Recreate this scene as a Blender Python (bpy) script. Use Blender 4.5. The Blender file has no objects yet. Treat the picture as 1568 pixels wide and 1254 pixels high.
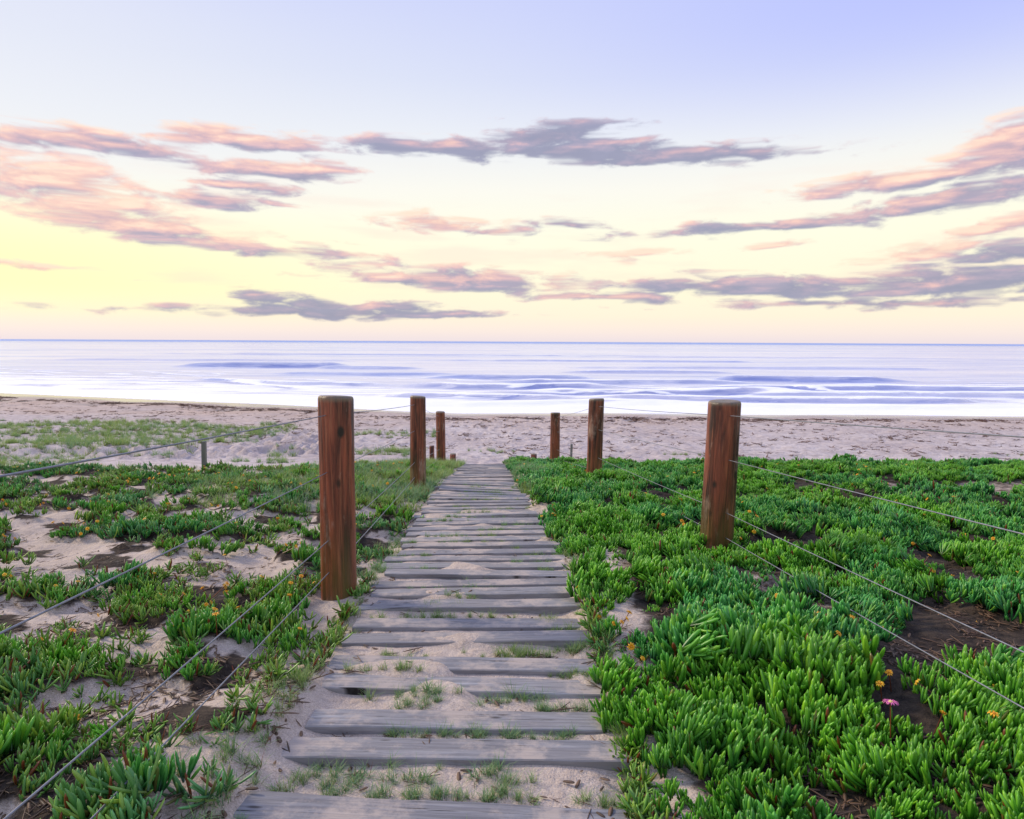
import bpy, math, random
import numpy as np
from mathutils import Matrix, Vector
random.seed(7); rng=np.random.default_rng(11)
SC=bpy.context.scene
SC.view_settings.view_transform='Standard'; SC.view_settings.look='None'; SC.view_settings.exposure=0
Z0=5.8   # eye height above sea level

# ---------------------------------------------------------------- noise
def _hash(ix,iy,s):
    h=(ix*374761393+iy*668265263+s*1442695041)&0xFFFFFFFF
    h=((h^(h>>13))*1274126177)&0xFFFFFFFF
    h=h^(h>>16)
    return h
_GC=np.cos(np.arange(256)/256*2*math.pi);_GS=np.sin(np.arange(256)/256*2*math.pi)
def pn(x,y,s=0):
    x=np.asarray(x,float);y=np.asarray(y,float)
    x,y=np.broadcast_arrays(x,y)
    ix=np.floor(x).astype(np.int64);iy=np.floor(y).astype(np.int64)
    fx=x-ix;fy=y-iy
    u=fx*fx*fx*(fx*(fx*6-15)+10);v=fy*fy*fy*(fy*(fy*6-15)+10)
    def g(a,b,dx,dy):
        k=(_hash(a,b,s)>>8)&255
        return _GC[k]*dx+_GS[k]*dy
    n00=g(ix,iy,fx,fy);n10=g(ix+1,iy,fx-1,fy);n01=g(ix,iy+1,fx,fy-1);n11=g(ix+1,iy+1,fx-1,fy-1)
    return ((n00*(1-u)+n10*u)*(1-v)+(n01*(1-u)+n11*u)*v)*1.41
def fbm(x,y,o=4,s=0,ro=.5):
    a=1;t=0;n=0
    for i in range(o):
        t=t+a*pn(np.asarray(x)*2**i+i*17.3,np.asarray(y)*2**i-i*9.1,s+i);n+=a;a*=ro
    return t/n*1.4
def ss(a,b,x):
    t=np.clip((np.asarray(x,float)-a)/(b-a),0,1);return t*t*(3-2*t)

# ---------------------------------------------------------------- terrain
_d=np.arange(-6,60,.1)
def smooth(y,k=9):
    yy=np.pad(y,k,mode='edge');return np.convolve(yy,np.ones(2*k+1)/(2*k+1),'valid')
_pc=smooth(np.interp(_d,[-6,-1,0,2,4,5.1,6.3,8.6,9.6,12,15,16.3,18,21,25,28,60],
   [-1.1,-1.22,-1.32,-1.44,-1.53,-1.62,-1.70,-1.90,-2.0,-2.32,-2.76,-3.0,-3.5,-4.3,-4.85,-5.0,-5.0]),6)
_pl=smooth(np.interp(_d,[-6,-1,0,2,4,5.1,6.3,8.6,9.6,11.6,13,15,17,22,28,32,60],
   [-1.1,-1.22,-1.32,-1.44,-1.53,-1.62,-1.72,-1.92,-2.02,-2.26,-2.75,-3.2,-3.45,-4.1,-4.75,-5.0,-5.0]),6)
def pathL(d): return np.interp(d,[1,2.5,4.5,6.3,9.4,15,30],[-.80,-.82,-.86,-.92,-.95,-1.06,-1.5])
def pathR(d): return np.interp(d,[1,2.5,4.5,6.3,9.4,15,30],[.38,.39,.42,.28,.08,-.12,-.6])
def shore(x): 
    x=np.asarray(x,float)
    return 55+np.maximum(0,-(x+4))*.36+pn(x*.06,0*x,3)*1.2
def ell(x,y,cx,cy,rx,ry):
    n=pn(x*2.2,y*2.2,77)*.5
    return 1-ss(.75,1.15,np.sqrt(((x-cx)/rx)**2+((y-cy)/ry)**2)+n)
ZP={(-1.03,3.96):Z0-1.52,(1.57,5.11):Z0-1.636,(-1.20,8.62):Z0-1.895,(1.18,9.64):Z0-2.0,(-1.57,15.0):Z0-2.75,(.97,15.2):Z0-2.78}
FIX=[(a,b) for (a,b) in ZP]
def veg(x,y):
    x=np.asarray(x,float);y=np.asarray(y,float)
    n1=fbm(x*.9,y*.9,3,5); n2=fbm(x*2.6,y*2.6,3,9)
    R=x-pathR(y)
    r=ss(.06,.22,R+.16*n2+.10)
    hole=ss(.13,.28,fbm(x*.85+4,y*.85,3,21)*.75+n2*.46)*.97
    r=r*(1-hole*ss(.4,.9,R))
    r=r*(1-ell(x,y,2.3,3.2,.62,.62))*(1-ell(x,y,.92,2.12,.10,.1))*(1-.8*ell(x,y,6.5,8.8,2.2,1.0))*(1-.8*ell(x,y,2.6,5.6,.4,.3))
    r=np.maximum(r,ell(x,y,1.15,2.75,.42,.42)*.95)
    r=r*(1-ss(15.6,16.4,y+n1))
    L=pathL(y)-x
    thr=np.interp(y,[0,2.5,4.5,6,8,11],[.12,.20,.22,.12,.02,-.05])
    l=ss(thr,thr+.12,n1*.45+n2*.90+.03)
    l=np.maximum(l,ell(x,y,-1.30,3.62,.42,.55))
    l=np.maximum(l,ell(x,y,-1.75,2.0,.5,.22)); l=np.maximum(l,ell(x,y,-1.15,1.75,.28,.16))
    l=np.maximum(l,ell(x,y,-3.6,4.2,.7,.25)); l=np.maximum(l,ell(x,y,-2.0,2.75,.5,.2))
    l=l*(1-ell(x,y,-2.75,4.6,.75,.36))*(1-ell(x,y,-2.2,3.35,.55,.2))
    l=l*(1-ell(x,y,-1.05,2.45,.22,.5))
    edge=np.interp(y,[0,3,5,9,16],[.30,.16,.10,.14,.3])
    l=l*ss(edge-.06,edge+.12,L+.15*n2)
    far=np.interp(x,[-8,-3.5,-2],[11.9,12.4,14.0])
    l=l*(1-ss(far-.8,far+.1,y+n1*.8))
    v=np.clip(np.where(R>-.2,r,l),0,1)
    for (a,b) in FIX: v=v*(1-np.exp(-(((x-a)/.2)**2+((y-b+.2)/.34)**2)**2))
    return v
def onpath(x,y): return ss(0,.25,x-pathL(y)+.1)*ss(0,.25,pathR(y)+.1-x)
def ground0(x,y,v):
    w=1-ss(-5.5,-2.4,x)
    z=np.interp(y,_d,_pc)*(1-w)+np.interp(y,_d,_pl)*w
    S=shore(x)
    t=np.maximum(0,(y-28)/(S-28))
    z=z-np.where(t<1,.8*t,.8+.09*(y-S)*0.9)
    dune=1-ss(16,24,y)
    beach=ss(20,28,y)*(1-ss(.80,.94,t))
    onp=onpath(x,y)
    z=z+dune*(fbm(x*.45,y*.45,3,31)*.12*(1-onp)+fbm(x*1.6,y*1.6,3,33)*.055*(1-.8*onp))
    z=z+dune*(1-ss(9,14,y))*fbm(x*7,y*7,2,35)*.009*(1-.5*onp)
    z=z+beach*(np.abs(fbm(x*.9,y*.9,3,41))*-.16+.06+fbm(x*.12,y*.12,2,43)*.12-np.abs(fbm(x*.28,y*.5,2,45))*.10)
    z=z+v*.045*(1-onp)
    z=z+ell(x,y,1.15,2.75,.42,.42)*.05
    z=z+ell(x,y,-22,33,12,7)*.35
    return z+Z0
_fx=[(a,b,ZP[(a,b)]-float(ground0(np.array(a),np.array(b),veg(a,b)))) for (a,b) in FIX]
def ground(x,y,v=None,heap=True):
    x=np.asarray(x,float);y=np.asarray(y,float)
    if v is None: v=veg(x,y)
    z=ground0(x,y,v)
    for (a,b,dz) in _fx:
        s=.35+.05*b
        z=z+dz*np.exp(-(((x-a)/s)**2+((y-b)/(s*1.2))**2))
    if heap:
        # thin wind-blown drifts that just lap over the planks
        onp=onpath(x,y)
        h=ss(.25,.75,fbm(x*1.5,y*2.6,2,201))*.030
        h=np.maximum(h,ell(x,y,-.50,2.90,.22,.09)*.030);h=np.maximum(h,ell(x,y,-.1,3.28,.4,.07)*.024);h=np.maximum(h,ell(x,y,.36,2.98,.08,.2)*.027)
        ed=np.exp(-((x-pathL(y))/.08)**2)+np.exp(-((x-pathR(y))/.08)**2)
        h=np.maximum(h,ed*.030*ss(-.1,.4,fbm(x*2,y*2,2,205)))
        z=z+onp*h*(1-ss(14,18,y))
    return z

def axis_steps(f,a,b):
    o=[a]
    while o[-1]<b: o.append(o[-1]+f(o[-1]))
    return np.array(o)
def grid_mesh(name,xs,ys,zf):
    X,Y=np.meshgrid(xs,ys); X=X.ravel();Y=Y.ravel()
    Z,att=zf(X,Y)
    nx=len(xs);ny=len(ys)
    i=np.arange((ny-1)*(nx-1));r=i//(nx-1);c=i%(nx-1);a=r*nx+c
    F=np.stack([a,a+1,a+nx+1,a+nx],1)
    me=fast_mesh(name,np.stack([X,Y,Z],1),F,att)
    ob=bpy.data.objects.new(name,me);SC.collection.objects.link(ob);return ob
def fast_mesh(name,V,F,att=None,smooth=True):
    me=bpy.data.meshes.new(name)
    V=np.asarray(V,np.float32);F=np.asarray(F,np.int32);k=F.shape[1]
    me.vertices.add(len(V));me.vertices.foreach_set('co',V.ravel())
    me.loops.add(F.size);me.loops.foreach_set('vertex_index',F.ravel())
    me.polygons.add(len(F));me.polygons.foreach_set('loop_start',np.arange(len(F),dtype=np.int32)*k)
    if att:
        for n,a in att.items():
            t=me.attributes.new(n,'FLOAT','POINT');t.data.foreach_set('value',np.asarray(a,np.float32))
    me.update(calc_edges=True)
    me.polygons.foreach_set('use_smooth',np.full(len(F),smooth))
    me.validate();return me

# ---------------------------------------------------------------- node helpers
def lin(r,g,b):
    f=lambda c:((c/255)/12.92 if c/255<=.04045 else ((c/255+.055)/1.055)**2.4)
    return (f(r),f(g),f(b),1)
class NT:
    def __init__(s,t): s.t=t;s.n=t.nodes;s.l=t.links
    def new(s,ty,**k):
        n=s.n.new(ty)
        for a,b in k.items(): setattr(n,a,b)
        return n
    def put(s,sock,v):
        if isinstance(v,bpy.types.NodeSocket): s.l.new(v,sock)
        elif v is not None:
            sock.default_value=v
    def math(s,op,a,b=None,c=None,clamp=False):
        n=s.new('ShaderNodeMath',operation=op,use_clamp=clamp)
        s.put(n.inputs[0],a);s.put(n.inputs[1],b);s.put(n.inputs[2],c);return n.outputs[0]
    def vm(s,op,a,b=None):
        n=s.new('ShaderNodeVectorMath',operation=op)
        s.put(n.inputs[0],a);s.put(n.inputs[1],b)
        return n.outputs['Value'] if op in('LENGTH','DOT_PRODUCT') else n.outputs[0]
    def noise(s,v,sc,det=4,ro=.55,dist=0,out=0):
        n=s.new('ShaderNodeTexNoise');s.put(n.inputs['Vector'],v)
        n.inputs['Scale'].default_value=sc;n.inputs['Detail'].default_value=det;n.inputs['Roughness'].default_value=ro;n.inputs['Distortion'].default_value=dist
        return n.outputs[out]
    def mr(s,v,a,b,c=0.,d=1.,sm=False):
        n=s.new('ShaderNodeMapRange');
        if sm:n.interpolation_type='SMOOTHSTEP'
        s.put(n.inputs[0],v)
        for i,q in enumerate((a,b,c,d)): s.put(n.inputs[1+i],q)
        return n.outputs[0]
    def mix(s,f,a,b,mode='MIX'):
        n=s.new('ShaderNodeMix',data_type='RGBA',blend_type=mode)
        s.put(n.inputs[0],f);s.put(n.inputs[6],a);s.put(n.inputs[7],b);return n.outputs[2]
    def ramp(s,f,st):
        n=s.new('ShaderNodeValToRGB');e=n.color_ramp.elements
        while len(e)<len(st): e.new(.5)
        for q,(p,c) in zip(e,st): q.position=p;q.color=c
        s.put(n.inputs[0],f);return n.outputs[0]
    def attr(s,name,out='Fac'):
        n=s.new('ShaderNodeAttribute');n.attribute_name=name;return n.outputs[out]
def newmat(name):
    m=bpy.data.materials.new(name);m.use_nodes=True;T=NT(m.node_tree)
    return m,T,T.n['Principled BSDF']
def bump(T,B,h,st,dist=.02):
    n=T.new('ShaderNodeBump');n.inputs['Strength'].default_value=st;n.inputs['Distance'].default_value=dist
    T.put(n.inputs['Height'],h);T.l.new(n.outputs[0],B.inputs['Normal'])
def scalev(T,v,s): return T.vm('MULTIPLY',v,s)

# ---------------------------------------------------------------- sky (equirectangular, computed procedurally)
SUN_AZ=-62;SUN_EL=30
def L3(r,g,b): return np.array(lin(r,g,b)[:3])
def mixc(a,b,f): return a+(b-a)*f[...,None]
ES=[-90,-6,-.4,0,.8,2.0,4.2,8.5,12.0,15.5,20,25,33,50,90]
EC=[L3(*c) for c in [(150,140,135),(165,155,150),(198,190,196),(238,224,228),(249,233,224),(255,242,218),(255,249,218),(254,252,228),(250,248,238),(236,239,244),(219,225,245),(207,214,248),(194,204,250),(182,198,246),(174,192,242)]]
def gradient(A,E):
    c=np.stack([np.interp(E,ES,[k[i] for k in EC]) for i in range(3)],-1)
    wl=ss(0,-42,A)*ss(-120,-60,A)*ss(.6,4,E)*ss(12,5.0,E)
    c=mixc(c,L3(255,252,182),wl*.72)
    wr=ss(-12,36,A)*ss(150,60,A)*ss(13,24,E)
    c=mixc(c,L3(180,190,255),wr*.85)
    wt=ss(-5,-35,A)*ss(8,15,E)*ss(30,20,E)
    c=mixc(c,L3(232,234,242),wt*.45)
    return c
CL=[(-31,13.4,10.5,1.0,2,1.1,.62),(-21,14.7,6.5,1.1,4,1.1,.6),(-18.7,12.7,8,1.15,1,1.1,.45),(-33,10.4,8,2.5,-5,1.05,.9),(-28.7,8.2,11,1.5,-7,1.05,.8),
(-18.9,6.9,9,.85,-2,1.05,.5),(-5.0,15.0,10,1.0,0,1.2,.15),(2.5,16.0,7,1.35,4,1.2,.0),(12.5,14.3,13.0,1.0,-1,1.25,.15),(5,14.9,9,1.2,0,1.25,.08),
(-6.6,9.4,6,1.1,0,1.05,.8),(-1.3,8.7,3.4,.65,-4,.95,.45),(4.6,9.3,4.2,.55,0,1,.25),(20.5,8.9,12,.65,2,1.15,.1),(31.5,9.7,8.5,1.3,5,1.2,.3),
(29.8,11.4,9,1.15,3,1.15,.6),(35.5,12.9,6.5,1.9,18,1.2,.6),(30.9,6.5,5,.9,6,1.05,.8),(20.9,7.3,3.8,.4,4,.95,.6),(-4.5,4.8,12.5,1.4,-3,1.15,.5),
(7.9,3.7,8,.55,-2,1.1,.35),(19.1,4.3,12,1.2,-2,1.15,.18),(32.2,4.1,10,1.4,0,1.2,.18),(28.2,2.9,16,.55,0,1.05,.25),
(-14.5,2.2,16,.65,0,1.2,.0),(-20,2.9,3.6,.95,0,1.15,.0),(-16,2.8,3.2,.75,0,1.1,.0),(-10,2.7,5,.65,0,1.1,.0),(8.9,7.1,5,.55,0,.85,.9),(34.3,7.6,5,.9,8,1.,.65),(36,6.0,4,.7,0,1.05,.15),(-34.2,4.9,6,.4,-3,.7,.8),
(-23,10.3,5,.7,0,.9,.5),(-20,11.5,4.5,.65,0,.9,.45),(-50,9,14,2,4,1,.6),(55,10,16,2,-3,1,.5),(110,12,26,3,0,1,.3),(-110,12,26,3,0,1,.4)]
def cdens(A,E):
    wx=fbm(A*.14,E*.38,3,301)*2.2;wy=fbm(A*.17+9,E*.5,3,311)*.48
    X=A+wx;Y=E+wy;acc=np.full(A.shape,-3.);pk=np.zeros(A.shape);pw=np.full(A.shape,1e-3)
    for (a,e,hw,hh,tl,st,pi) in CL:
        t=math.radians(tl);dx=X-a;dy=Y-e
        if abs(a)>60 : dx=(dx+180)%360-180
        u=(dx*math.cos(t)+dy*math.sin(t))/hw;v=(-dx*math.sin(t)+dy*math.cos(t))/hh
        v=np.where(v<0,v*1.45,v)
        d=st*(1-np.sqrt(u*u+v*v));acc=np.maximum(acc,d)
        w_=np.maximum(d+.7,0)**3;pk+=w_*pi;pw+=w_
    return acc,pk/pw
def clouds(A,E):
    acc,pk=cdens(A,E)
    def fine(A,E): return fbm(A*.24+fbm(A*.22,E*.8,2,331)*.5,E*1.2,6,321,.58)
    f0=fine(A,E);D=acc+f0*.88
    D2=np.maximum(cdens(A-.8,E+.42)[0],-1.5)+fine(A-.8,E+.42)*.88
    al=ss(-.10,.66,D);lit_=(np.maximum(D,-.5)-D2)
    low=fbm(A*.12,E*.5,3,341)
    p=np.clip(pk*.80+lit_*.50+low*.22-.02+(1-al)*.20,0,1)
    st=[0,.3,.55,.8,1];cs=[L3(150,151,178),L3(172,161,184),L3(216,180,188),L3(246,202,190),L3(255,224,202)]
    c=np.stack([np.interp(p,st,[k[i] for k in cs]) for i in range(3)],-1)
    c=c*(1+.10*np.clip(f0,-1,1))[...,None]
    vl=ss(.0,.6,fbm(A*.07,E*.5,5,351))*ss(1,4,E)*ss(15,8,E)*.30
    return c,al*ss(.2,1.6,E)*.93,vl
WW,HH=4608,2304
ucol=(np.arange(WW)+.5)/WW;azc=(ucol-.25)*360;azc=(azc+180)%360-180
elr=((np.arange(HH)+.5)/HH-.5)*180
img_arr=np.ones((HH,WW,4),np.float32)
for r0 in range(0,HH,256):
    A,E=np.meshgrid(azc,elr[r0:r0+256]);img_arr[r0:r0+256,:,:3]=gradient(A,E)
rows=np.where((elr>.1)&(elr<21))[0]
front=np.where(np.abs(azc)<62)[0]
front=front[np.argsort(azc[front])]
def lay(cols,step):
    A,E=np.meshgrid(azc[cols][::step],elr[rows]);c,al,vl=clouds(A,E)
    if step>1: c=np.repeat(c,step,1)[:,:len(cols)];al=np.repeat(al,step,1)[:,:len(cols)];vl=np.repeat(vl,step,1)[:,:len(cols)]
    b=img_arr[np.ix_(rows,cols)][...,:3]
    b=mixc(b,L3(250,214,204),vl);b=mixc(b,c,al)
    img_arr[np.ix_(rows,cols,[0,1,2])]=b
lay(front,1)
lay(np.where(np.abs(azc)>=62)[0],6)
img=bpy.data.images.new('dawn_sky',WW,HH,float_buffer=True,alpha=False)
img.colorspace_settings.name='Non-Color'
img.pixels.foreach_set(img_arr.ravel());img.update()
try: img.pack()
except Exception as ex: print('pack',ex)
del img_arr
W=bpy.data.worlds.new('sky');SC.world=W;W.use_nodes=True
T=NT(W.node_tree);bg=T.n['Background']
tc=T.new('ShaderNodeTexCoord').outputs['Generated']
et=T.new('ShaderNodeTexEnvironment');et.image=img;T.l.new(tc,et.inputs[0])
ns=T.new('ShaderNodeTexSky',sky_type='NISHITA');ns.sun_disc=False;ns.sun_elevation=math.radians(SUN_EL);ns.sun_rotation=math.radians(SUN_AZ)
nsc=T.new('ShaderNodeVectorMath',operation='SCALE');T.l.new(ns.outputs[0],nsc.inputs[0]);nsc.inputs['Scale'].default_value=.07
T.put(bg.inputs[0],T.mix(.05,et.outputs[0],nsc.outputs[0]));bg.inputs[1].default_value=1.07
try:
    W.cycles.sampling_method='MANUAL';W.cycles.sample_map_resolution=512
except Exception as ex: print(ex)

sd=bpy.data.lights.new('sun','SUN');sd.energy=3.1;sd.angle=math.radians(12);sd.color=(1,.85,.64)
so=bpy.data.objects.new('sun',sd);SC.collection.objects.link(so)
a=math.radians(SUN_AZ);e=math.radians(SUN_EL)
dv=Vector((math.sin(a)*math.cos(e),math.cos(a)*math.cos(e),math.sin(e)))
so.rotation_euler=dv.to_track_quat('Z','Y').to_euler();so.location=(-20,10,30)

# ---------------------------------------------------------------- ground material
m_g,T,B=newmat('dune_sand');geo=T.new('ShaderNodeNewGeometry').outputs['Position']
v=T.attr('hum');bc=T.attr('beach');wet=T.attr('wet');wm=T.attr('warm')
n1=T.noise(geo,1.3,4,.6);n2=T.noise(geo,14.,5,.65);n3=T.noise(geo,170.,2,.7);n4=T.noise(geo,.16,3,.5)
c=T.mix(T.mr(n1,.3,.7),(.50,.39,.30,1),(.68,.55,.45,1))
c=T.mix(T.mr(n2,.38,.78),c,(.38,.28,.21,1))
c=T.mix(.38,c,T.mix(T.mr(n3,.3,.7),(.18,.135,.11,1),(.88,.76,.64,1)))
cb=T.mix(T.mr(n4,.3,.7),(.54,.45,.42,1),(.66,.58,.55,1))
nb_=T.noise(geo,2.2,5,.7)
cb=T.mix(T.mr(nb_,.42,.72),cb,(.36,.29,.27,1))
cb=T.mix(T.math('MULTIPLY',wm,.6),cb,(.52,.36,.25,1))
c=T.mix(bc,c,cb)
c=T.mix(T.math('MULTIPLY',wet,.85),c,(.24,.18,.15,1))
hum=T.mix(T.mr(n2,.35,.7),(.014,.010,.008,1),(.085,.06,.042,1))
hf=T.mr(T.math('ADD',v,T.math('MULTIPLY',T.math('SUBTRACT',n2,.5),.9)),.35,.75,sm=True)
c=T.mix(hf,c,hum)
T.put(B.inputs['Base Color'],c);T.put(B.inputs['Roughness'],T.mr(wet,0.,1.,.95,.12));T.put(B.inputs['Specular IOR Level'],T.mr(wet,0.,1.,.25,.7))
hb=T.math('ADD',T.math('ADD',n2,T.math('MULTIPLY',n3,.12)),T.math('MULTIPLY',T.math('MULTIPLY',nb_,bc),5.))
hb=T.math('MULTIPLY',hb,T.mr(wet,0.,.7,1.,.03))
bump(T,B,hb,.9,.03)
xs=axis_steps(lambda q:max(.028,.02*abs(q)),0,400);xs=np.concatenate([-xs[:0:-1],xs])
ys=axis_steps(lambda q:.25 if q<1.1 else max(.026,.0058*q),-12,120)
def gz(X,Y):
    V=veg(X,Y);Z=ground(X,Y,V)
    be=ss(17,24,Y);S=shore(X)
    wl=1-ss(.04,.13,Z+pn(X*.15,Y*.3,6)*.04)
    R=X-pathR(Y)
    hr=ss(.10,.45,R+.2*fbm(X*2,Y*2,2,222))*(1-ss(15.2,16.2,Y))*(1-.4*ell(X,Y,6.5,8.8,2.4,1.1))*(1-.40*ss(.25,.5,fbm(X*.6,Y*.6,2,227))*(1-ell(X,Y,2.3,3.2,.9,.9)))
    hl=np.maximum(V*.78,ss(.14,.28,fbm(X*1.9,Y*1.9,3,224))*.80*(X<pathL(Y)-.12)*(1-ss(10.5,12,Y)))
    t=(Y-28)/(S-28)
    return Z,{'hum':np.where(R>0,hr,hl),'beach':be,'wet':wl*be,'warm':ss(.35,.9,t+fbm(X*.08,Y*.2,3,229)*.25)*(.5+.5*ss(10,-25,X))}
gob=grid_mesh('sand_dune_and_beach',xs,ys,gz);gob.data.materials.append(m_g)

# ---------------------------------------------------------------- sea
m_s,T,B=newmat('sea_water');geo=T.new('ShaderNodeNewGeometry').outputs['Position']
fo=T.attr('foam');far=T.attr('far');tr=T.attr('trough_shade')
st1=T.noise(scalev(T,geo,(.03,.15,1)),1.,5,.6,.8);st2=T.noise(scalev(T,geo,(.07,.46,1)),1.,6,.68,.9);st3=T.noise(scalev(T,geo,(.004,.02,1)),1.,4,.6,.4)
c=T.mix(T.mr(st1,.36,.64),(.42,.48,.74,1),(.80,.81,.86,1))
c=T.mix(T.math('MULTIPLY',T.mr(st3,.40,.60),.75),c,(.90,.85,.82,1))
c=T.mix(T.math('MULTIPLY',T.math('MULTIPLY',tr,T.mr(st2,.36,.56,.35,1.)),.85),c,(.15,.20,.52,1))  # shade on the wave fronts, painted into the water colour as dark blue
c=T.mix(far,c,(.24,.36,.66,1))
ff=T.mr(T.math('ADD',fo,T.math('MULTIPLY',T.math('SUBTRACT',st2,.5),1.7)),.34,.60,sm=True)
c=T.mix(ff,c,(.99,.99,.98,1))
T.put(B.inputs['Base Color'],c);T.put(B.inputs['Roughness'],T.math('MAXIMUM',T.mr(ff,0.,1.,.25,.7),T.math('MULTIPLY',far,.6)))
B.inputs['IOR'].default_value=1.33;T.put(B.inputs['Specular IOR Level'],T.math('MULTIPLY',T.mr(ff,0.,1.,.5,.15),T.math('SUBTRACT',1.,T.math('MULTIPLY',far,.85))))
bump(T,B,T.math('ADD',st2,T.math('MULTIPLY',T.noise(scalev(T,geo,(.4,1.6,1)),1.,3,.6),.3)),.35,.5)
def wavesum(X,Y):
    h=0*X;tg=0*X;fm=0*X
    # distance, x centre, half length, height, foam, strength of the shade painted on the face
    for (D,xc,hl,A,F,K) in [(62,14,40,.35,1.,.6),(61,-22,25,.25,.9,.3),(67,28,24,.55,1,.9),(69,-2,14,.5,.9,.8),(75,14,18,.6,1,.9),(76,46,26,.5,1,.6),(85,50,28,.6,1,.8),(84,-30,20,.4,.8,.4),(84,0,16,.6,.9,.8),(96,16,20,.6,.8,.8),(104,44,18,.8,.7,1.),(116,-25,20,.45,.5,.4),
        (106,0,14,.6,.5,.8),(128,26,20,.5,.4,.5),(146,-54,20,1.1,.2,1.),(141,-30,12,.6,.2,.6),(150,60,50,.5,.2,.3),(190,-90,50,.5,.1,.3),(200,30,60,.5,.1,.3),(260,100,80,.5,0,.3),(280,-60,90,.5,0,.3)]:
        base=(shore(X)-55)*.9 if D<100 else 0
        Dx=D+base+pn(X*.05,0*X+D,13)*3.2+pn(X*.2,0*X+D,14)*.8+pn(X*.6,0*X+D,16)*.3
        along=ss(1.15,.45,np.abs(X-xc)/hl+pn(X*.09,0*X+D,15)*.40)
        q=Y-Dx;wd=.9+A*1.0+D*.006
        prof=np.where(q<0,np.exp(-(q/(wd*.6))**2),np.exp(-(q/(wd*2))**2))
        h=h+A*prof*along
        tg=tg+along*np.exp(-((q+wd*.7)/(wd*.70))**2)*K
        fm=np.maximum(fm,F*along*np.where(q>0,np.exp(-(q/3.2)**2),np.exp(-(q/.8)**2)))
    return h,tg,fm
def sz(X,Y):
    h,tg,fm=wavesum(X,Y)
    S=shore(X);k=ss(0,10,Y-S);o=Y-S
    h=h*k+fbm(X*.08,Y*.22,3,51)*.04*ss(0,15,o)*(1-ss(250,700,Y))
    edge=(1-ss(5,12,o))*.95
    band=(1-ss(16,46,o))*.56
    # secondary lines of broken water running in behind one another
    ph=(o+fbm(X*.035,o*.04,3,55)*9)%6.5-3.25
    ln=np.where(ph>0,np.exp(-(ph/1.8)**2),np.exp(-(ph/.5)**2))*ss(-.15,.25,fbm(X*.045,o*.11,3,57))*(1-ss(30,70,o))*.95
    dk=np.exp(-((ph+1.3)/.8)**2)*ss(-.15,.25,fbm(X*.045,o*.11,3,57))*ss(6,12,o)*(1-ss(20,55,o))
    h=h+ln*.12*k
    fm=np.maximum(np.maximum(fm,ln),np.maximum(edge,band))
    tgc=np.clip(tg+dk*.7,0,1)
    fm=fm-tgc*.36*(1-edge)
    return h,{'foam':fm,'trough_shade':tgc*(1-ss(.6,.95,fm)),'far':ss(600,2600,Y)*.85}
xs=axis_steps(lambda q:max(.6,.02*abs(q)),0,9000);xs=np.concatenate([-xs[:0:-1],xs])
ys=axis_steps(lambda q:.3 if q<95 else (.0035*q if q<500 else .03*q),50,14000)
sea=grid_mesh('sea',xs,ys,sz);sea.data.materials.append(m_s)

# ---------------------------------------------------------------- boardwalk
m_w,T,B=newmat('weathered_timber');geo=T.new('ShaderNodeNewGeometry').outputs['Position']
pr=T.attr('pr')
off=T.new('ShaderNodeCombineXYZ');T.put(off.inputs[0],T.math('MULTIPLY',pr,37.));T.put(off.inputs[1],T.math('MULTIPLY',pr,11.))
q=T.vm('ADD',geo,off.outputs[0])
gr=T.noise(scalev(T,q,(3.,70.,20.)),1.,5,.65,.6);kn=T.noise(scalev(T,q,(2.,9.,1.)),1.,4,.6)
c=T.mix(T.mr(gr,.3,.7),(.095,.095,.105,1),(.50,.50,.52,1))
c=T.mix(T.mr(kn,.3,.75),c,(.29,.265,.25,1));c=T.mix(T.mr(pr,0.,1.,0.,.45),c,(.16,.155,.17,1))
c=T.mix(T.mr(T.noise(scalev(T,q,(5.,120.,1.)),1.,3,.5),.64,.72),c,(.02,.018,.016,1))
vk=T.new('ShaderNodeTexVoronoi');T.put(vk.inputs['Vector'],scalev(T,q,(4.,14.,1.)));vk.inputs['Scale'].default_value=1.
c=T.mix(T.mr(vk.outputs['Distance'],.12,.05,0.,.8),c,(.05,.04,.035,1))
ns_=T.noise(geo,3.2,6,.74)
sandf=T.mr(ns_,.46,.62,sm=True)
up=T.new('ShaderNodeSeparateXYZ');T.l.new(T.new('ShaderNodeNewGeometry').outputs['Normal'],up.inputs[0])
sf=T.math('MULTIPLY',T.math('MULTIPLY',sandf,T.mr(up.outputs[2],.5,.9)),.8)
c=T.mix(sf,c,(.52,.43,.36,1))
T.put(B.inputs['Base Color'],c);B.inputs['Roughness'].default_value=.85;B.inputs['Specular IOR Level'].default_value=.2
bump(T,B,gr,.8,.008)
starts=[1.45,1.66,1.85,2.21,2.41,2.71,2.91]
d=3.22
while d<16.6: starts.append(d);d+=(.222 if d<6 else .210)+rng.uniform(-.012,.014)+(.05 if rng.random()<.10 and d<6 else 0)
VV=[];FF=[];PR=[];nb=0
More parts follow.
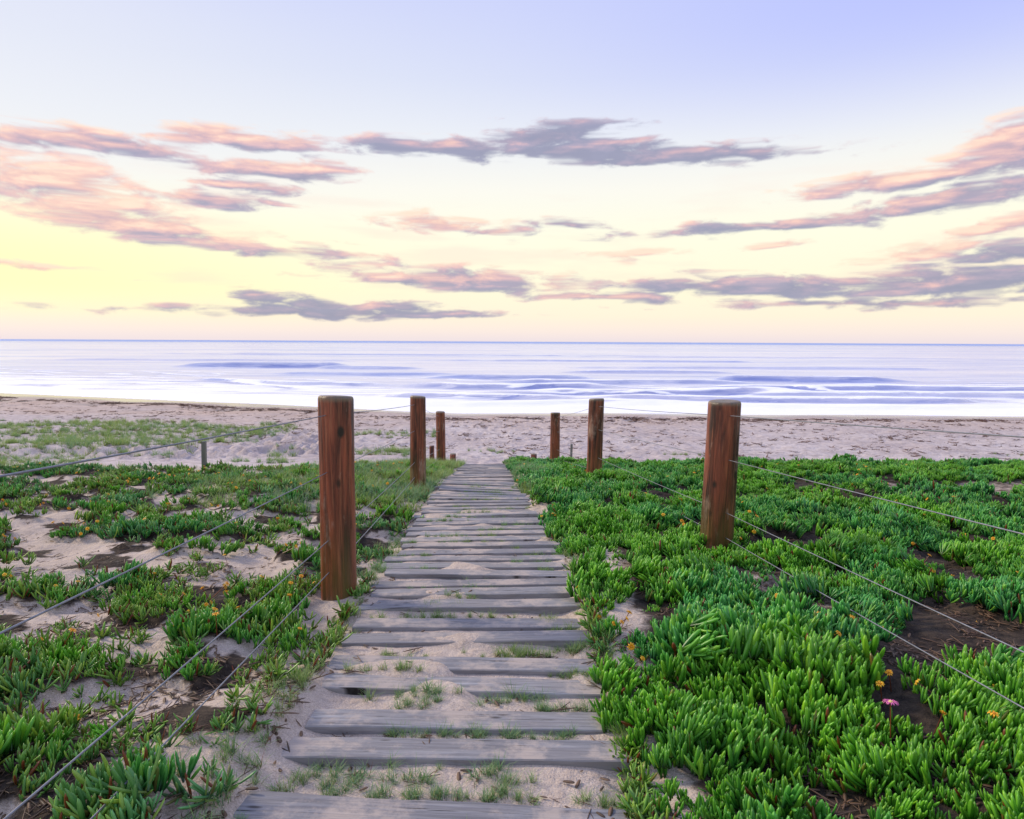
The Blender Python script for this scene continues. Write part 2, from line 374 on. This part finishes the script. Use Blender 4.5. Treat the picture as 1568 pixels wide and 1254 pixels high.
for s in starts:
    wd=.140+rng.uniform(-.008,.006);nseg=26
    mid=s+wd/2
    xl=float(pathL(mid))+rng.normal(0,.028);xr=float(pathR(mid))+rng.normal(0,.028)
    yaw=rng.normal(0,.008);px=np.linspace(xl,xr,nseg)
    gm=ground(np.linspace(xl,xr,12),np.full(12,mid),None,False)
    cf=np.polyfit(np.linspace(xl,xr,12),gm,1)
    slope=(np.interp(mid+.1,_d,_pc)-np.interp(mid-.1,_d,_pc))/.2
    r=rng.random();lift=rng.uniform(.017,.027)
    b=.004
    prof=[(0,-.045),(0,lift-b),(b,lift),(wd*.33,lift+.0005),(wd*.66,lift+.0005),(wd-b,lift),(wd,lift-b),(wd,-.045)]
    k=len(prof);e1=rng.random()*50;ez=rng.normal(0,.008)
    for i in range(nseg):
        X=px[i]
        wob=float(pn(X*5,e1,61))*.005; wz=float(pn(X*2,e1,62))*.004
        for j,(yy,zz) in enumerate(prof):
            Y=s+yy+wob*(1 if yy<wd/2 else -1)+(X-(xl+xr)/2)*yaw
            if i in(0,nseg-1): Xe=X+float(pn(yy*40,e1+i,63))*.015
            else: Xe=X
            VV.append((Xe,Y,np.polyval(cf,X)+zz+wz+slope*(yy-wd/2)+ez*(X-(xl+xr)/2)));PR.append(r)
    for i in range(nseg-1):
        for j in range(k-1):
            a=nb+i*k+j;FF.append((a,a+1,a+k+1,a+k))
    for i,fl in((0,0),(nseg-1,1)):
        a=nb+i*k
        for q4 in [(0,1,6,7),(1,2,5,6),(2,3,4,5)]:
            t=[a+z_ for z_ in q4];FF.append(tuple(t if fl else t[::-1]))
    nb+=nseg*k
me=fast_mesh('timber_boardwalk',VV,FF,{'pr':PR},False)
bw=bpy.data.objects.new('timber_boardwalk',me);SC.collection.objects.link(bw);me.materials.append(m_w)

# ---------------------------------------------------------------- posts
m_p,T,B=newmat('post_timber');oc=T.new('ShaderNodeTexCoord').outputs['Object']
ri=T.new('ShaderNodeObjectInfo').outputs['Random'];co=T.new('ShaderNodeCombineXYZ')
T.put(co.inputs[0],T.math('MULTIPLY',ri,31.));T.put(co.inputs[2],T.math('MULTIPLY',ri,17.));q=T.vm('ADD',oc,co.outputs[0])
g1=T.noise(scalev(T,q,(26.,26.,1.6)),1.,6,.65,.8);g2=T.noise(scalev(T,q,(9.,9.,.9)),1.,4,.6,.4);g3=T.noise(scalev(T,q,(60.,60.,2.5)),1.,3,.6)
c=T.mix(T.mr(g1,.34,.66),(.055,.013,.009,1),(.34,.085,.040,1))
c=T.mix(T.math('MULTIPLY',T.mr(g2,.47,.60),.92),c,(.020,.007,.006,1))
c=T.mix(T.math('MULTIPLY',T.mr(g3,.55,.75),.55),c,(.50,.19,.09,1))
c=T.mix(T.math('MULTIPLY',T.mr(T.noise(scalev(T,q,(7.,7.,2.)),1.,5,.7),.57,.69),.6),c,(.48,.34,.26,1))
so_=T.new('ShaderNodeSeparateXYZ');T.l.new(oc,so_.inputs[0])
low=T.math('MULTIPLY',T.mr(so_.outputs[2],.6,.0,sm=True),T.mr(g2,.3,.6))
c=T.mix(T.math('MULTIPLY',low,.6),c,(.16,.12,.022,1))
top=T.mr(so_.outputs[2],1.165,1.19)
c=T.mix(T.math('MULTIPLY',top,.75),c,(.19,.16,.10,1))
vor=T.new('ShaderNodeTexVoronoi');T.put(vor.inputs['Vector'],scalev(T,q,(5.,5.,3.)));vor.inputs['Scale'].default_value=1.
c=T.mix(T.mr(vor.outputs['Distance'],.13,.07),c,(.015,.008,.006,1))
T.put(B.inputs['Base Color'],c);B.inputs['Roughness'].default_value=.40;B.inputs['Specular IOR Level'].default_value=.5
bump(T,B,T.math('ADD',g1,T.math('MULTIPLY',g3,.4)),.9,.014)
def post(name,x,y,h=1.2,r=.105,lean=(0,0),sink=.25,seed=0):
    R=np.random.default_rng(seed);N=48;M=46
    cr=[(R.random()*6.28,R.random(),R.uniform(.04,.09)) for _ in range(7)]
    V=[];F=[]
    zs=list(np.linspace(-sink,h-.02,M))+[h-.012,h-.005,h-.001]
    rr=[1]*M+[.985,.955,.90]
    for j,(z,k) in enumerate(zip(zs,rr)):
        for i in range(N):
            a=i/N*2*math.pi;rad=r*(1.0+.035*(1-(z/h)))
            rad*=1+.03*float(pn(math.cos(a)*1.5+seed,z*2+math.sin(a)*1.5,71))
            for (ca,ph,wd) in cr:
                da=(a-ca-.12*math.sin(z*2.3+ph*9)+math.pi)%(2*math.pi)-math.pi
                rad-=.010*math.exp(-(da/wd)**2)*(0.5+.5*math.sin(z*3+ph*20))
            V.append((math.cos(a)*rad*k,math.sin(a)*rad*k,z+(.006*math.cos(a+seed) if z>h-.03 else 0)))
    n=len(zs)
    for j in range(n-1):
        for i in range(N): a=j*N+i;b=j*N+(i+1)%N;F.append((a,b,b+N,a+N))
    for k,zz in((.6,.001),(.25,.002),(.02,.0)):
        b0=len(V)
        for i in range(N):
            a=i/N*2*math.pi;V.append((math.cos(a)*r*k,math.sin(a)*r*k,h+zz+.006*math.cos(a+seed)*k))
        for i in range(N): a=b0-N+i;b=b0-N+(i+1)%N;F.append((a,b,b+N,a+N))
    me=fast_mesh(name,V,F);me.materials.append(m_p)
    o=bpy.data.objects.new(name,me);SC.collection.objects.link(o)
    o.location=(x,y,ZP[(x,y)] if (x,y) in ZP else float(ground(x,y)));o.rotation_euler=(lean[1],lean[0],0);return o
PL=[(-1.05,-.7),(-1.03,3.96),(-1.20,8.62),(-1.57,15.0),(-2.05,23.5)]
PRt=[(1.82,-.3),(1.57,5.11),(1.18,9.64),(.97,15.2),(.78,23.8)]
for i,(a,b) in enumerate(PL): 
    ZP[(a,b)]=ZP.get((a,b),Z0-1.24 if b<0 else Z0-5.10)
    post('wooden_post',a,b,lean=((.0,0),(.004,0),(.006,0),(-.01,0),(0,0))[i],seed=i+1,r=(.105,.101,.098,.10,.105)[i])
for i,(a,b) in enumerate(PRt):
    ZP[(a,b)]=ZP.get((a,b),Z0-1.17 if b<0 else Z0-5.14)
    post('wooden_post',a,b,lean=((.0,0),(.022,0),(.015,0),(0,0),(0,0))[i],seed=i+11,r=(.105,.119,.108,.108,.105)[i])
post('wooden_post',-2.9,24.5,h=1.0,r=.09,seed=31)
# wires
m_wr,T,B=newmat('galvanised_wire');c=T.mix(T.noise(T.new('ShaderNodeNewGeometry').outputs['Position'],40.,2),(.12,.13,.15,1),(.32,.33,.38,1))
T.put(B.inputs['Base Color'],c);B.inputs['Metallic'].default_value=.5;B.inputs['Roughness'].default_value=.5
def wires(pts,side):
    cu=bpy.data.curves.new('fence_wire','CURVE');cu.dimensions='3D';cu.bevel_depth=.0028;cu.bevel_resolution=2
    for h in (1.09,.76,.36,.17):
        for (a,b),(c_,d_) in zip(pts[:-1],pts[1:]):
            za=ZP[(a,b)]+h;zb=ZP[(c_,d_)]+h
            s=cu.splines.new('POLY');n=14;s.points.add(n-1)
            for i in range(n):
                t=i/(n-1);s.points[i].co=(a+(c_-a)*t+side*.03,b+(d_-b)*t,za+(zb-za)*t-.04*t*(1-t),1)
    cu.materials.append(m_wr);o=bpy.data.objects.new('fence_wire',cu);SC.collection.objects.link(o)
wires(PL,-1);wires(PRt,1)
m_st,T,B=newmat('grey_stake');c=T.mix(T.noise(scalev(T,T.new('ShaderNodeNewGeometry').outputs['Position'],(40,40,4)),1.,3),(.07,.07,.06,1),(.20,.21,.19,1));T.put(B.inputs['Base Color'],c)
def stake(x,y,h,w):
    V=[];F=[];z0=float(ground(x,y))
    sec=[(-1,-1),(1,-1),(1,1),(-1,1)];lv=[(-.2,1),(h*.5,1),(h-.01,.98),(h,.75)]
    for (zz,k) in lv:
        for (a,b) in sec: V.append((x+a*w/2*k+zz*.02,y+b*w/2*k,z0+zz))
    for j in range(3):
        for i in range(4): F.append((j*4+i,j*4+(i+1)%4,(j+1)*4+(i+1)%4,(j+1)*4+i))
    F.append((12,13,14,15))
    me=fast_mesh('marker_stake',V,F,None,False);me.materials.append(m_st);o=bpy.data.objects.new('marker_stake',me);SC.collection.objects.link(o)
stake(-5.25,11.5,.5,.065);stake(2.1,24,1.15,.08)

# ---------------------------------------------------------------- plants
class MB:
    def __init__(s): s.V=[];s.F=[];s.t=[];s.r=[]
    def leaf(s,b,azm,tilt,L,w,curve,flat=.75,prof=None,sides=4,lr=None):
        prof=prof or [(0,.6),(.3,.9),(.66,1.0),(.88,.74),(1,.18)]
        lr=random.random() if lr is None else lr
        o=Vector(b);n0=len(s.V);ang=tilt;pt=0
        rt=Vector((-math.sin(azm),math.cos(azm),0))
        for (t,k) in prof:
            ang=tilt+curve*t
            dr=Vector((math.cos(azm)*math.sin(ang),math.sin(azm)*math.sin(ang),math.cos(ang)))
            o=o+dr*(t-pt)*L;pt=t
            nn=rt.cross(dr)
            for i in range(sides):
                a=i/sides*2*math.pi
                s.V.append(o+rt*(math.cos(a)*w*.5*k)+nn*(math.sin(a)*w*.5*flat*k));s.t.append(t);s.r.append(lr)
        for j in range(len(prof)-1):
            for i in range(sides):
                a=n0+j*sides+i;b_=n0+j*sides+(i+1)%sides;s.F.append((a,b_,b_+sides,a+sides))
        m=n0+(len(prof)-1)*sides;s.F.append((m,m+1,m+2,m+3))
    def blade(s,b,azm,tilt,L,w,curve,seg=4):
        lr=random.random();o=Vector(b);n0=len(s.V);rt=Vector((-math.sin(azm),math.cos(azm),0))
        for j in range(seg+1):
            t=j/seg;ang=tilt+curve*t
            if j: o=o+Vector((math.cos(azm)*math.sin(ang),math.sin(azm)*math.sin(ang),math.cos(ang)))*L/seg
            ww=w*.5*(1-t**1.5*.92)
            s.V.append(o-rt*ww);s.V.append(o+rt*ww);s.t+= [t,t];s.r+=[lr,lr]
        for j in range(seg): a=n0+j*2;s.F.append((a,a+1,a+3,a+2))
    def obj(s,name,mat):
        me=fast_mesh(name,[tuple(v) for v in s.V],s.F,{'lt':s.t,'lr':s.r})
        for m in (mat if isinstance(mat,list) else [mat]): me.materials.append(m)
        return bpy.data.objects.new(name,me)
def leafmat(name,base,mid,tip,alt,red=.12,rough=.38,tr=.25):
    m,T,B=newmat(name);t=T.attr('lt');r=T.attr('lr')
    oi=T.new('ShaderNodeObjectInfo');rn=oi.outputs['Random'];loc=oi.outputs['Location']
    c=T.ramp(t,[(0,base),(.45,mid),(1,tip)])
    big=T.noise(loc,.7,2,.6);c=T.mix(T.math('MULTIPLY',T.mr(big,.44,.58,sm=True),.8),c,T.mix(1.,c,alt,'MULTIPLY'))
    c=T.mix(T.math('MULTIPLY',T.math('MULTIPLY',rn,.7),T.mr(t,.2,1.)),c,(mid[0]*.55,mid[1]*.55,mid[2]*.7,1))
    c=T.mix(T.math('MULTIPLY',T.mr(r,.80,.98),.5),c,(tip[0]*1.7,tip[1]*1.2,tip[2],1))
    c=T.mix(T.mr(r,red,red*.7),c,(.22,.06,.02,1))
    T.put(B.inputs['Base Color'],c);B.inputs['Roughness'].default_value=rough;B.inputs['Specular IOR Level'].default_value=.5
    tn=T.new('ShaderNodeBsdfTranslucent');T.put(tn.inputs[0],T.mix(1.,c,(1.3,1.25,.6,1),'MULTIPLY'))
    mx=T.new('ShaderNodeMixShader');mx.inputs[0].default_value=tr
    T.l.new(B.outputs[0],mx.inputs[1]);T.l.new(tn.outputs[0],mx.inputs[2]);T.l.new(mx.outputs[0],T.n['Material Output'].inputs[0])
    return m
m_ice=leafmat('ice_plant_leaf',(.014,.045,.008,1),(.068,.29,.020,1),(.25,.64,.04,1),(.45,.82,3.2,1),.04,.34,.24)  # leaf's own greens, with the base darkened further as painted depth shade
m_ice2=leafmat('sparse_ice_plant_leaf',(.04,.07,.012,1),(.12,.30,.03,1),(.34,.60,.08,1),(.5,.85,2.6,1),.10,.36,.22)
m_gr=leafmat('dune_grass_blade',(.13,.16,.07,1),(.20,.34,.10,1),(.38,.50,.18,1),(.8,.95,1.6,1),.04,.6,.3)
def ice(seed,ns,rad,tilt0,tilt1,L0,L1,w,mat,nl=(5,8),cv=-.5):
    random.seed(seed);mb=MB()
    for _ in range(ns):
        a=random.random()*6.28;rr=rad*math.sqrt(random.random());bx,by=math.cos(a)*rr,math.sin(a)*rr
        hz=random.uniform(-.01,.03)
        for k in range(random.randint(*nl)):
            az_=random.random()*6.28;L=random.uniform(L0,L1)
            mb.leaf((bx+random.uniform(-.012,.012),by+random.uniform(-.012,.012),hz),az_,random.uniform(tilt0,tilt1),L,w*random.uniform(.75,1.15),cv*random.uniform(.4,1.3))
    return mb.obj('ice_clump',mat)
def grass(seed,n,rad,L0,L1,w,mat):
    random.seed(seed);mb=MB()
    for _ in range(n):
        a=random.random()*6.28;rr=rad*random.random()
        mb.blade((math.cos(a)*rr,math.sin(a)*rr,-.01),random.random()*6.28,random.uniform(.05,.6),random.uniform(L0,L1),w,random.uniform(.2,1.1))
    return mb.obj('grass_tuft',mat)
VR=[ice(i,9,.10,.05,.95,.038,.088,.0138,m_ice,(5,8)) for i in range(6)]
VL=[ice(20+i,5,.075,.35,1.25,.038,.085,.0108,m_ice2,(6,9),-.6) for i in range(5)]
VG=[grass(40+i,40,.07,.08,.20,.006,m_gr) for i in range(4)]
def scatter(name,pts,rot,scl,idx,variants):
    col=bpy.data.collections.new(name+'_source')
    for i,o in enumerate(variants):
        o.name='%s_part_%02d'%(name,i);col.objects.link(o)
    me=bpy.data.meshes.new(name);me.vertices.add(len(pts));me.vertices.foreach_set('co',np.asarray(pts,np.float32).ravel())
    t=me.attributes.new('rot','FLOAT_VECTOR','POINT');t.data.foreach_set('vector',np.asarray(rot,np.float32).ravel())
    t=me.attributes.new('scl','FLOAT','POINT');t.data.foreach_set('value',np.asarray(scl,np.float32))
    t=me.attributes.new('idx','INT','POINT');t.data.foreach_set('value',np.asarray(idx,np.int32))
    ob=bpy.data.objects.new(name,me);SC.collection.objects.link(ob)
    ng=bpy.data.node_groups.new(name+'_scatter','GeometryNodeTree')
    ng.interface.new_socket('Geometry',in_out='INPUT',socket_type='NodeSocketGeometry')
    ng.interface.new_socket('Geometry',in_out='OUTPUT',socket_type='NodeSocketGeometry')
    N=ng.nodes;L=ng.links;gi=N.new('NodeGroupInput');go=N.new('NodeGroupOutput')
    ci=N.new('GeometryNodeCollectionInfo');ci.inputs['Collection'].default_value=col;ci.inputs['Separate Children'].default_value=True;ci.inputs['Reset Children'].default_value=True
    ip=N.new('GeometryNodeInstanceOnPoints');ip.inputs['Pick Instance'].default_value=True
    def na(n,ty):
        q=N.new('GeometryNodeInputNamedAttribute');q.data_type=ty;q.inputs['Name'].default_value=n;return q.outputs['Attribute']
    er=N.new('FunctionNodeEulerToRotation');L.new(na('rot','FLOAT_VECTOR'),er.inputs[0])
    L.new(gi.outputs[0],ip.inputs['Points']);L.new(ci.outputs[0],ip.inputs['Instance']);L.new(na('idx','INT'),ip.inputs['Instance Index'])
    L.new(er.outputs[0],ip.inputs['Rotation']);L.new(na('scl','FLOAT'),ip.inputs['Scale']);L.new(ip.outputs[0],go.inputs[0])
    md=ob.modifiers.new('scatter','NODES');md.node_group=ng
    return ob
def jgrid(x0,x1,y0,y1,sp):
    X,Y=np.meshgrid(np.arange(x0,x1,sp),np.arange(y0,y1,sp));X=X.ravel();Y=Y.ravel()
    return X+rng.uniform(-.55,.55,len(X))*sp,Y+rng.uniform(-.55,.55,len(X))*sp
def make(name,xy,variants,s0,s1,tilt=.25,zoff=0.,size=None):
    X,Y=xy;n=len(X);Z=ground(X,Y)+zoff
    rot=np.stack([rng.normal(0,tilt,n),rng.normal(0,tilt,n),rng.uniform(0,6.28,n)],1)
    sc=rng.uniform(s0,s1,n)
    if size is not None: sc=sc*size
    return scatter(name,np.stack([X,Y,Z],1),rot,sc,rng.integers(0,len(variants),n),variants)
def cone(X,Y,m=1.2): return np.abs(X)<(Y*.80+m)
P1=jgrid(.2,7,.9,6.2,.082);P2=jgrid(-.4,16,6.2,17,.115)
X=np.concatenate([P1[0],P2[0]]);Y=np.concatenate([P1[1],P2[1]])
V=veg(X,Y)
clump=fbm(X*2.2,Y*2.2,2,93)
k=(X>pathR(Y)+.02)&(rng.random(len(X))<V*(.88+1.3*clump))&cone(X,Y)&(V>.25)
X,Y,clump=X[k],Y[k],clump[k]
size=(.66+.64*ss(-.45,.5,clump)+.35*ell(X,Y,1.15,2.75,.5,.5))*(1-.10*ss(6,14,Y))
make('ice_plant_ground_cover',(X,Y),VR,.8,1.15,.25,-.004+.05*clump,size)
nR=len(X)
P1=jgrid(-7,-.8,.9,6.2,.082);P2=jgrid(-16,-.9,6.2,14.5,.118)
X=np.concatenate([P1[0],P2[0]]);Y=np.concatenate([P1[1],P2[1]])
V=veg(X,Y);k=(X<pathL(Y)-.03)&(rng.random(len(X))<V*.82)&cone(X,Y)&(V>.3)
XL,YL=X[k],Y[k]
size=(.75+.5*ss(-.4,.5,fbm(XL*1.4,YL*1.4,2,92)))
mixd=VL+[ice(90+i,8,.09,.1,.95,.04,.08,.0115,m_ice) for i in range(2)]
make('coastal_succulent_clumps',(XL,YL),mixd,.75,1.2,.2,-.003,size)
n=2100
Y=np.where(rng.random(n)<.6,rng.uniform(1.2,15,n),rng.uniform(1.2,4.5,n));side=rng.random(n)<.78
X=np.where(side,pathL(Y)-np.abs(rng.normal(0,1.3,n))-.03,pathR(Y)+np.abs(rng.normal(0,.07,n)))
k=(veg(X,Y)<.6)&(fbm(X*2,Y*2,2,95)>-.10);X,Y=X[k],Y[k]
make('sparse_succulent_sprigs',(X,Y),[ice(70+i,2,.03,.5,1.35,.04,.08,.0105,m_ice2,(4,8),-.4) for i in range(4)],.6,1.25,.3,.0)
# grass
G=[]
def addg(x,y,s): G.append(np.stack([x,y,s]))
n=1500;y=rng.uniform(7,16.5,n);addg(pathL(y)-.06-np.abs(rng.normal(0,1.3,n)),y,rng.uniform(.6,1.3,n))
n=320;y=rng.uniform(8,17,n);addg(pathR(y)+np.abs(rng.normal(0,.35,n)),y,rng.uniform(.5,1.1,n))
n=1100;sa=np.array(starts);y=rng.uniform(1.8,9,n);j=np.argmin(np.abs(y[:,None]-sa[None]-.172),1);y=sa[j]+.178+rng.uniform(-.020,.024,n)
x=pathL(y)+rng.random(n)*(pathR(y)-pathL(y));k=fbm(x*1.7,y*2.4,2,161)>.06;addg(x[k],y[k],rng.uniform(.18,.40,k.sum()))
for (cx_,cy_,rx,ry,n) in [(-.35,2.66,.16,.03,16),(.02,2.66,.12,.03,9),(-.6,2.12,.25,.05,26),(-.05,2.12,.14,.05,12),(.05,3.14,.22,.03,20),(-.42,3.75,.12,.03,10),(.2,3.55,.12,.03,10),(.33,3.15,.06,.03,8)]:
    addg(cx_+rng.normal(0,rx*.6,n),cy_+rng.normal(0,ry,n),rng.uniform(.2,.48,n))
n=220;y=rng.uniform(1.6,6,n);addg(np.where(rng.random(n)<.6,pathL(y)-np.abs(rng.normal(0,.1,n)),pathR(y)+np.abs(rng.normal(0,.05,n))),y,rng.uniform(.25,.55,n))
n=16000;x=rng.uniform(-46,-4,n);y=rng.uniform(13.5,44,n)
sc_=fbm(x*.14,y*.22,3,101)+.16-np.where((x>-y*.32)&(y>24),.5,0)+np.where((y>31)&(y<42)&(x<-y*.38),.25,0)-np.where(y<26,.18,0)
k=np.where((sc_>0)&(np.abs(x)<y*.95))[0][:3200];x,y=x[k],y[k];addg(x,y,np.where(y>26,rng.uniform(1.2,2.5,len(k)),rng.uniform(.8,1.8,len(k))))
for (cx_,cy_,n,r) in [(-.7,31,16,.6),(-6.8,36,5,.3),(7.9,30.6,12,.5),(-9.5,30,10,.6),(23,31,4,.4),(.4,20,10,.8),(-2.4,20,10,.8)]:
    addg(cx_+rng.normal(0,r,n),cy_+rng.normal(0,r*.5,n),rng.uniform(.8,1.6,n))
G=np.concatenate(G,1)
make('dune_grass',(G[0],G[1]),VG,1,1,.15,0,G[2])

# flowers
def flower(seed,col,pet,R,stem=.06):
    random.seed(seed);V=[];F=[];mi=[]
    def petal(a,L,w,z):
        n=len(V);c,s=math.cos(a),math.sin(a)
        for (t,ww,dz) in((.15,.35,0),(.6,1,.006),(.9,.8,.004),(1,.3,.0)):
            for sg in(-1,1): V.append((c*L*t-s*w*.5*ww*sg,s*L*t+c*w*.5*ww*sg,z+dz))
        for j in range(3): F.append((n+j*2,n+j*2+1,n+j*2+3,n+j*2+2));mi.append(0)
    for i in range(pet): petal(i/pet*6.283+random.uniform(-.08,.08),R*random.uniform(.9,1.05),R*2.4/pet*1.6,stem+(i%2)*.0015)
    n=len(V)
    for (k,zz) in((.3,.003),(.22,.008),(.02,.010)):
        for i in range(8): V.append((math.cos(i*.7854)*R*k,math.sin(i*.7854)*R*k,stem+zz))
    for j in range(2):
        for i in range(8): a=n+j*8+i;b=n+j*8+(i+1)%8;F.append((a,b,b+8,a+8));mi.append(1)
    n=len(V)
    for zz in(-.02,stem):
        for i in range(4): V.append((math.cos(i*1.5708)*.002,math.sin(i*1.5708)*.002,zz))
    for i in range(4): F.append((n+i,n+(i+1)%4,n+4+(i+1)%4,n+4+i));mi.append(2)
    me=fast_mesh('flower',V,F,None,False);me.materials.append(col[0]);me.materials.append(col[1]);me.materials.append(m_ice)
    me.polygons.foreach_set('material_index',mi);return bpy.data.objects.new('flower',me)
def flat(name,a,b):
    m,T,B=newmat(name);oi=T.new('ShaderNodeObjectInfo').outputs['Random'];n=T.noise(T.new('ShaderNodeTexCoord').outputs['Object'],90.,3)
    T.put(B.inputs['Base Color'],T.mix(T.math('ADD',T.math('MULTIPLY',oi,.6),T.math('MULTIPLY',n,.4)),a,b));B.inputs['Roughness'].default_value=.6;return m
m_y=flat('yellow_petal',(.9,.36,.01,1),(.95,.58,.02,1));m_o=flat('flower_centre',(.6,.22,.01,1),(.75,.38,.03,1))
m_pk=flat('pink_petal',(.65,.08,.30,1),(.8,.2,.45,1));m_pc=flat('pink_flower_centre',(.7,.5,.1,1),(.8,.7,.3,1))
n=6000
Y=np.where(rng.random(n)<.80,rng.uniform(2.2,13,n),rng.uniform(2.0,5,n));X=rng.uniform(-1,1,n)*(Y*.78+.3)
k=(veg(X,Y)>.3)&((X<0)|(rng.random(n)<.55))&(fbm(X*.7,Y*.7,2,131)>-.08);k=np.where(k)[0][:520];X,Y=X[k],Y[k]
k2=(Y>2.9)|(rng.random(len(Y))<.35);X,Y=X[k2],Y[k2]
fx=[flower(i,(m_y,m_o),9+i,.0155,.070+.010*i) for i in range(3)]
make('yellow_flowers',(X,Y),fx,.75,1.2,.8,.018,1+.25*ss(4,9,Y))
make('pink_flower',(np.array([1.33]),np.array([2.26])),[flower(9,(m_pk,m_pc),26,.027,.155)],1,1.01,.3,.03)

# litter
m_li=flat('dry_litter',(.035,.022,.014,1),(.20,.11,.06,1))
def lit(seed,kind):
    random.seed(seed);mb=MB()
    if kind=='leaf': mb.leaf((0,0,.004),0,1.5,.035,.012,.15,.25)
    else:
        mb.leaf((0,0,.004),0,1.53,.09,.005,.08,1);mb.leaf((.03,0,.004),.6,1.5,.045,.004,.05,1)
    return mb.obj('litter',m_li)
n=26000
Y=np.where(rng.random(n)<.5,rng.uniform(1.3,9,n),rng.uniform(1.3,4.5,n));X=rng.uniform(-1,1,n)*(Y*.8+.3)
ins=(X>pathL(Y))&(X<pathR(Y))
k=(~ins|(rng.random(n)<.13))&(fbm(X*2.4,Y*2.4,2,141)>-.05);k=np.where(k)[0][:11000];X,Y=X[k],Y[k]
make('dry_leaf_litter',(X,Y),[lit(1,'leaf'),lit(2,'leaf'),lit(3,'twig')],.4,1.3,.12,.003)
n=14000
X=rng.uniform(-70,60,n);S_=shore(X);Y=S_-4.5-np.abs(rng.normal(0,1.3,n))-np.where(rng.random(n)<.5,rng.uniform(0,22,n),0)+pn(X*.12,0*X+3,5)*1.2
k=np.where(fbm(X*.25,Y*.5,2,151)>-.1)[0][:6500];X,Y=X[k],Y[k]
m_sw=flat('dry_seaweed',(.05,.022,.014,1),(.22,.11,.07,1))
def sw(seed):
    random.seed(seed);mb=MB()
    for _ in range(7): mb.leaf((random.uniform(-.1,.1),random.uniform(-.05,.05),.0),random.random()*6.28,random.uniform(1.2,1.55),random.uniform(.08,.2),.03,.1,.5)
    return mb.obj('sw',m_sw)
make('seaweed_line',(X,Y),[sw(1),sw(2)],.5,1.7,.1,.0)

# ---------------------------------------------------------------- camera
cd=bpy.data.cameras.new('camera');cd.lens=24.0;cd.sensor_width=36;cd.clip_end=30000;cd.clip_start=.05
cam=bpy.data.objects.new('camera',cd);SC.collection.objects.link(cam)
M=Matrix.Translation((0,0,Z0))@Matrix.Rotation(math.radians(90-5.7),4,'X')@Matrix.Rotation(math.radians(.29),4,'Z')
cam.matrix_world=M;SC.camera=cam
print('instances',nR,len(XL))
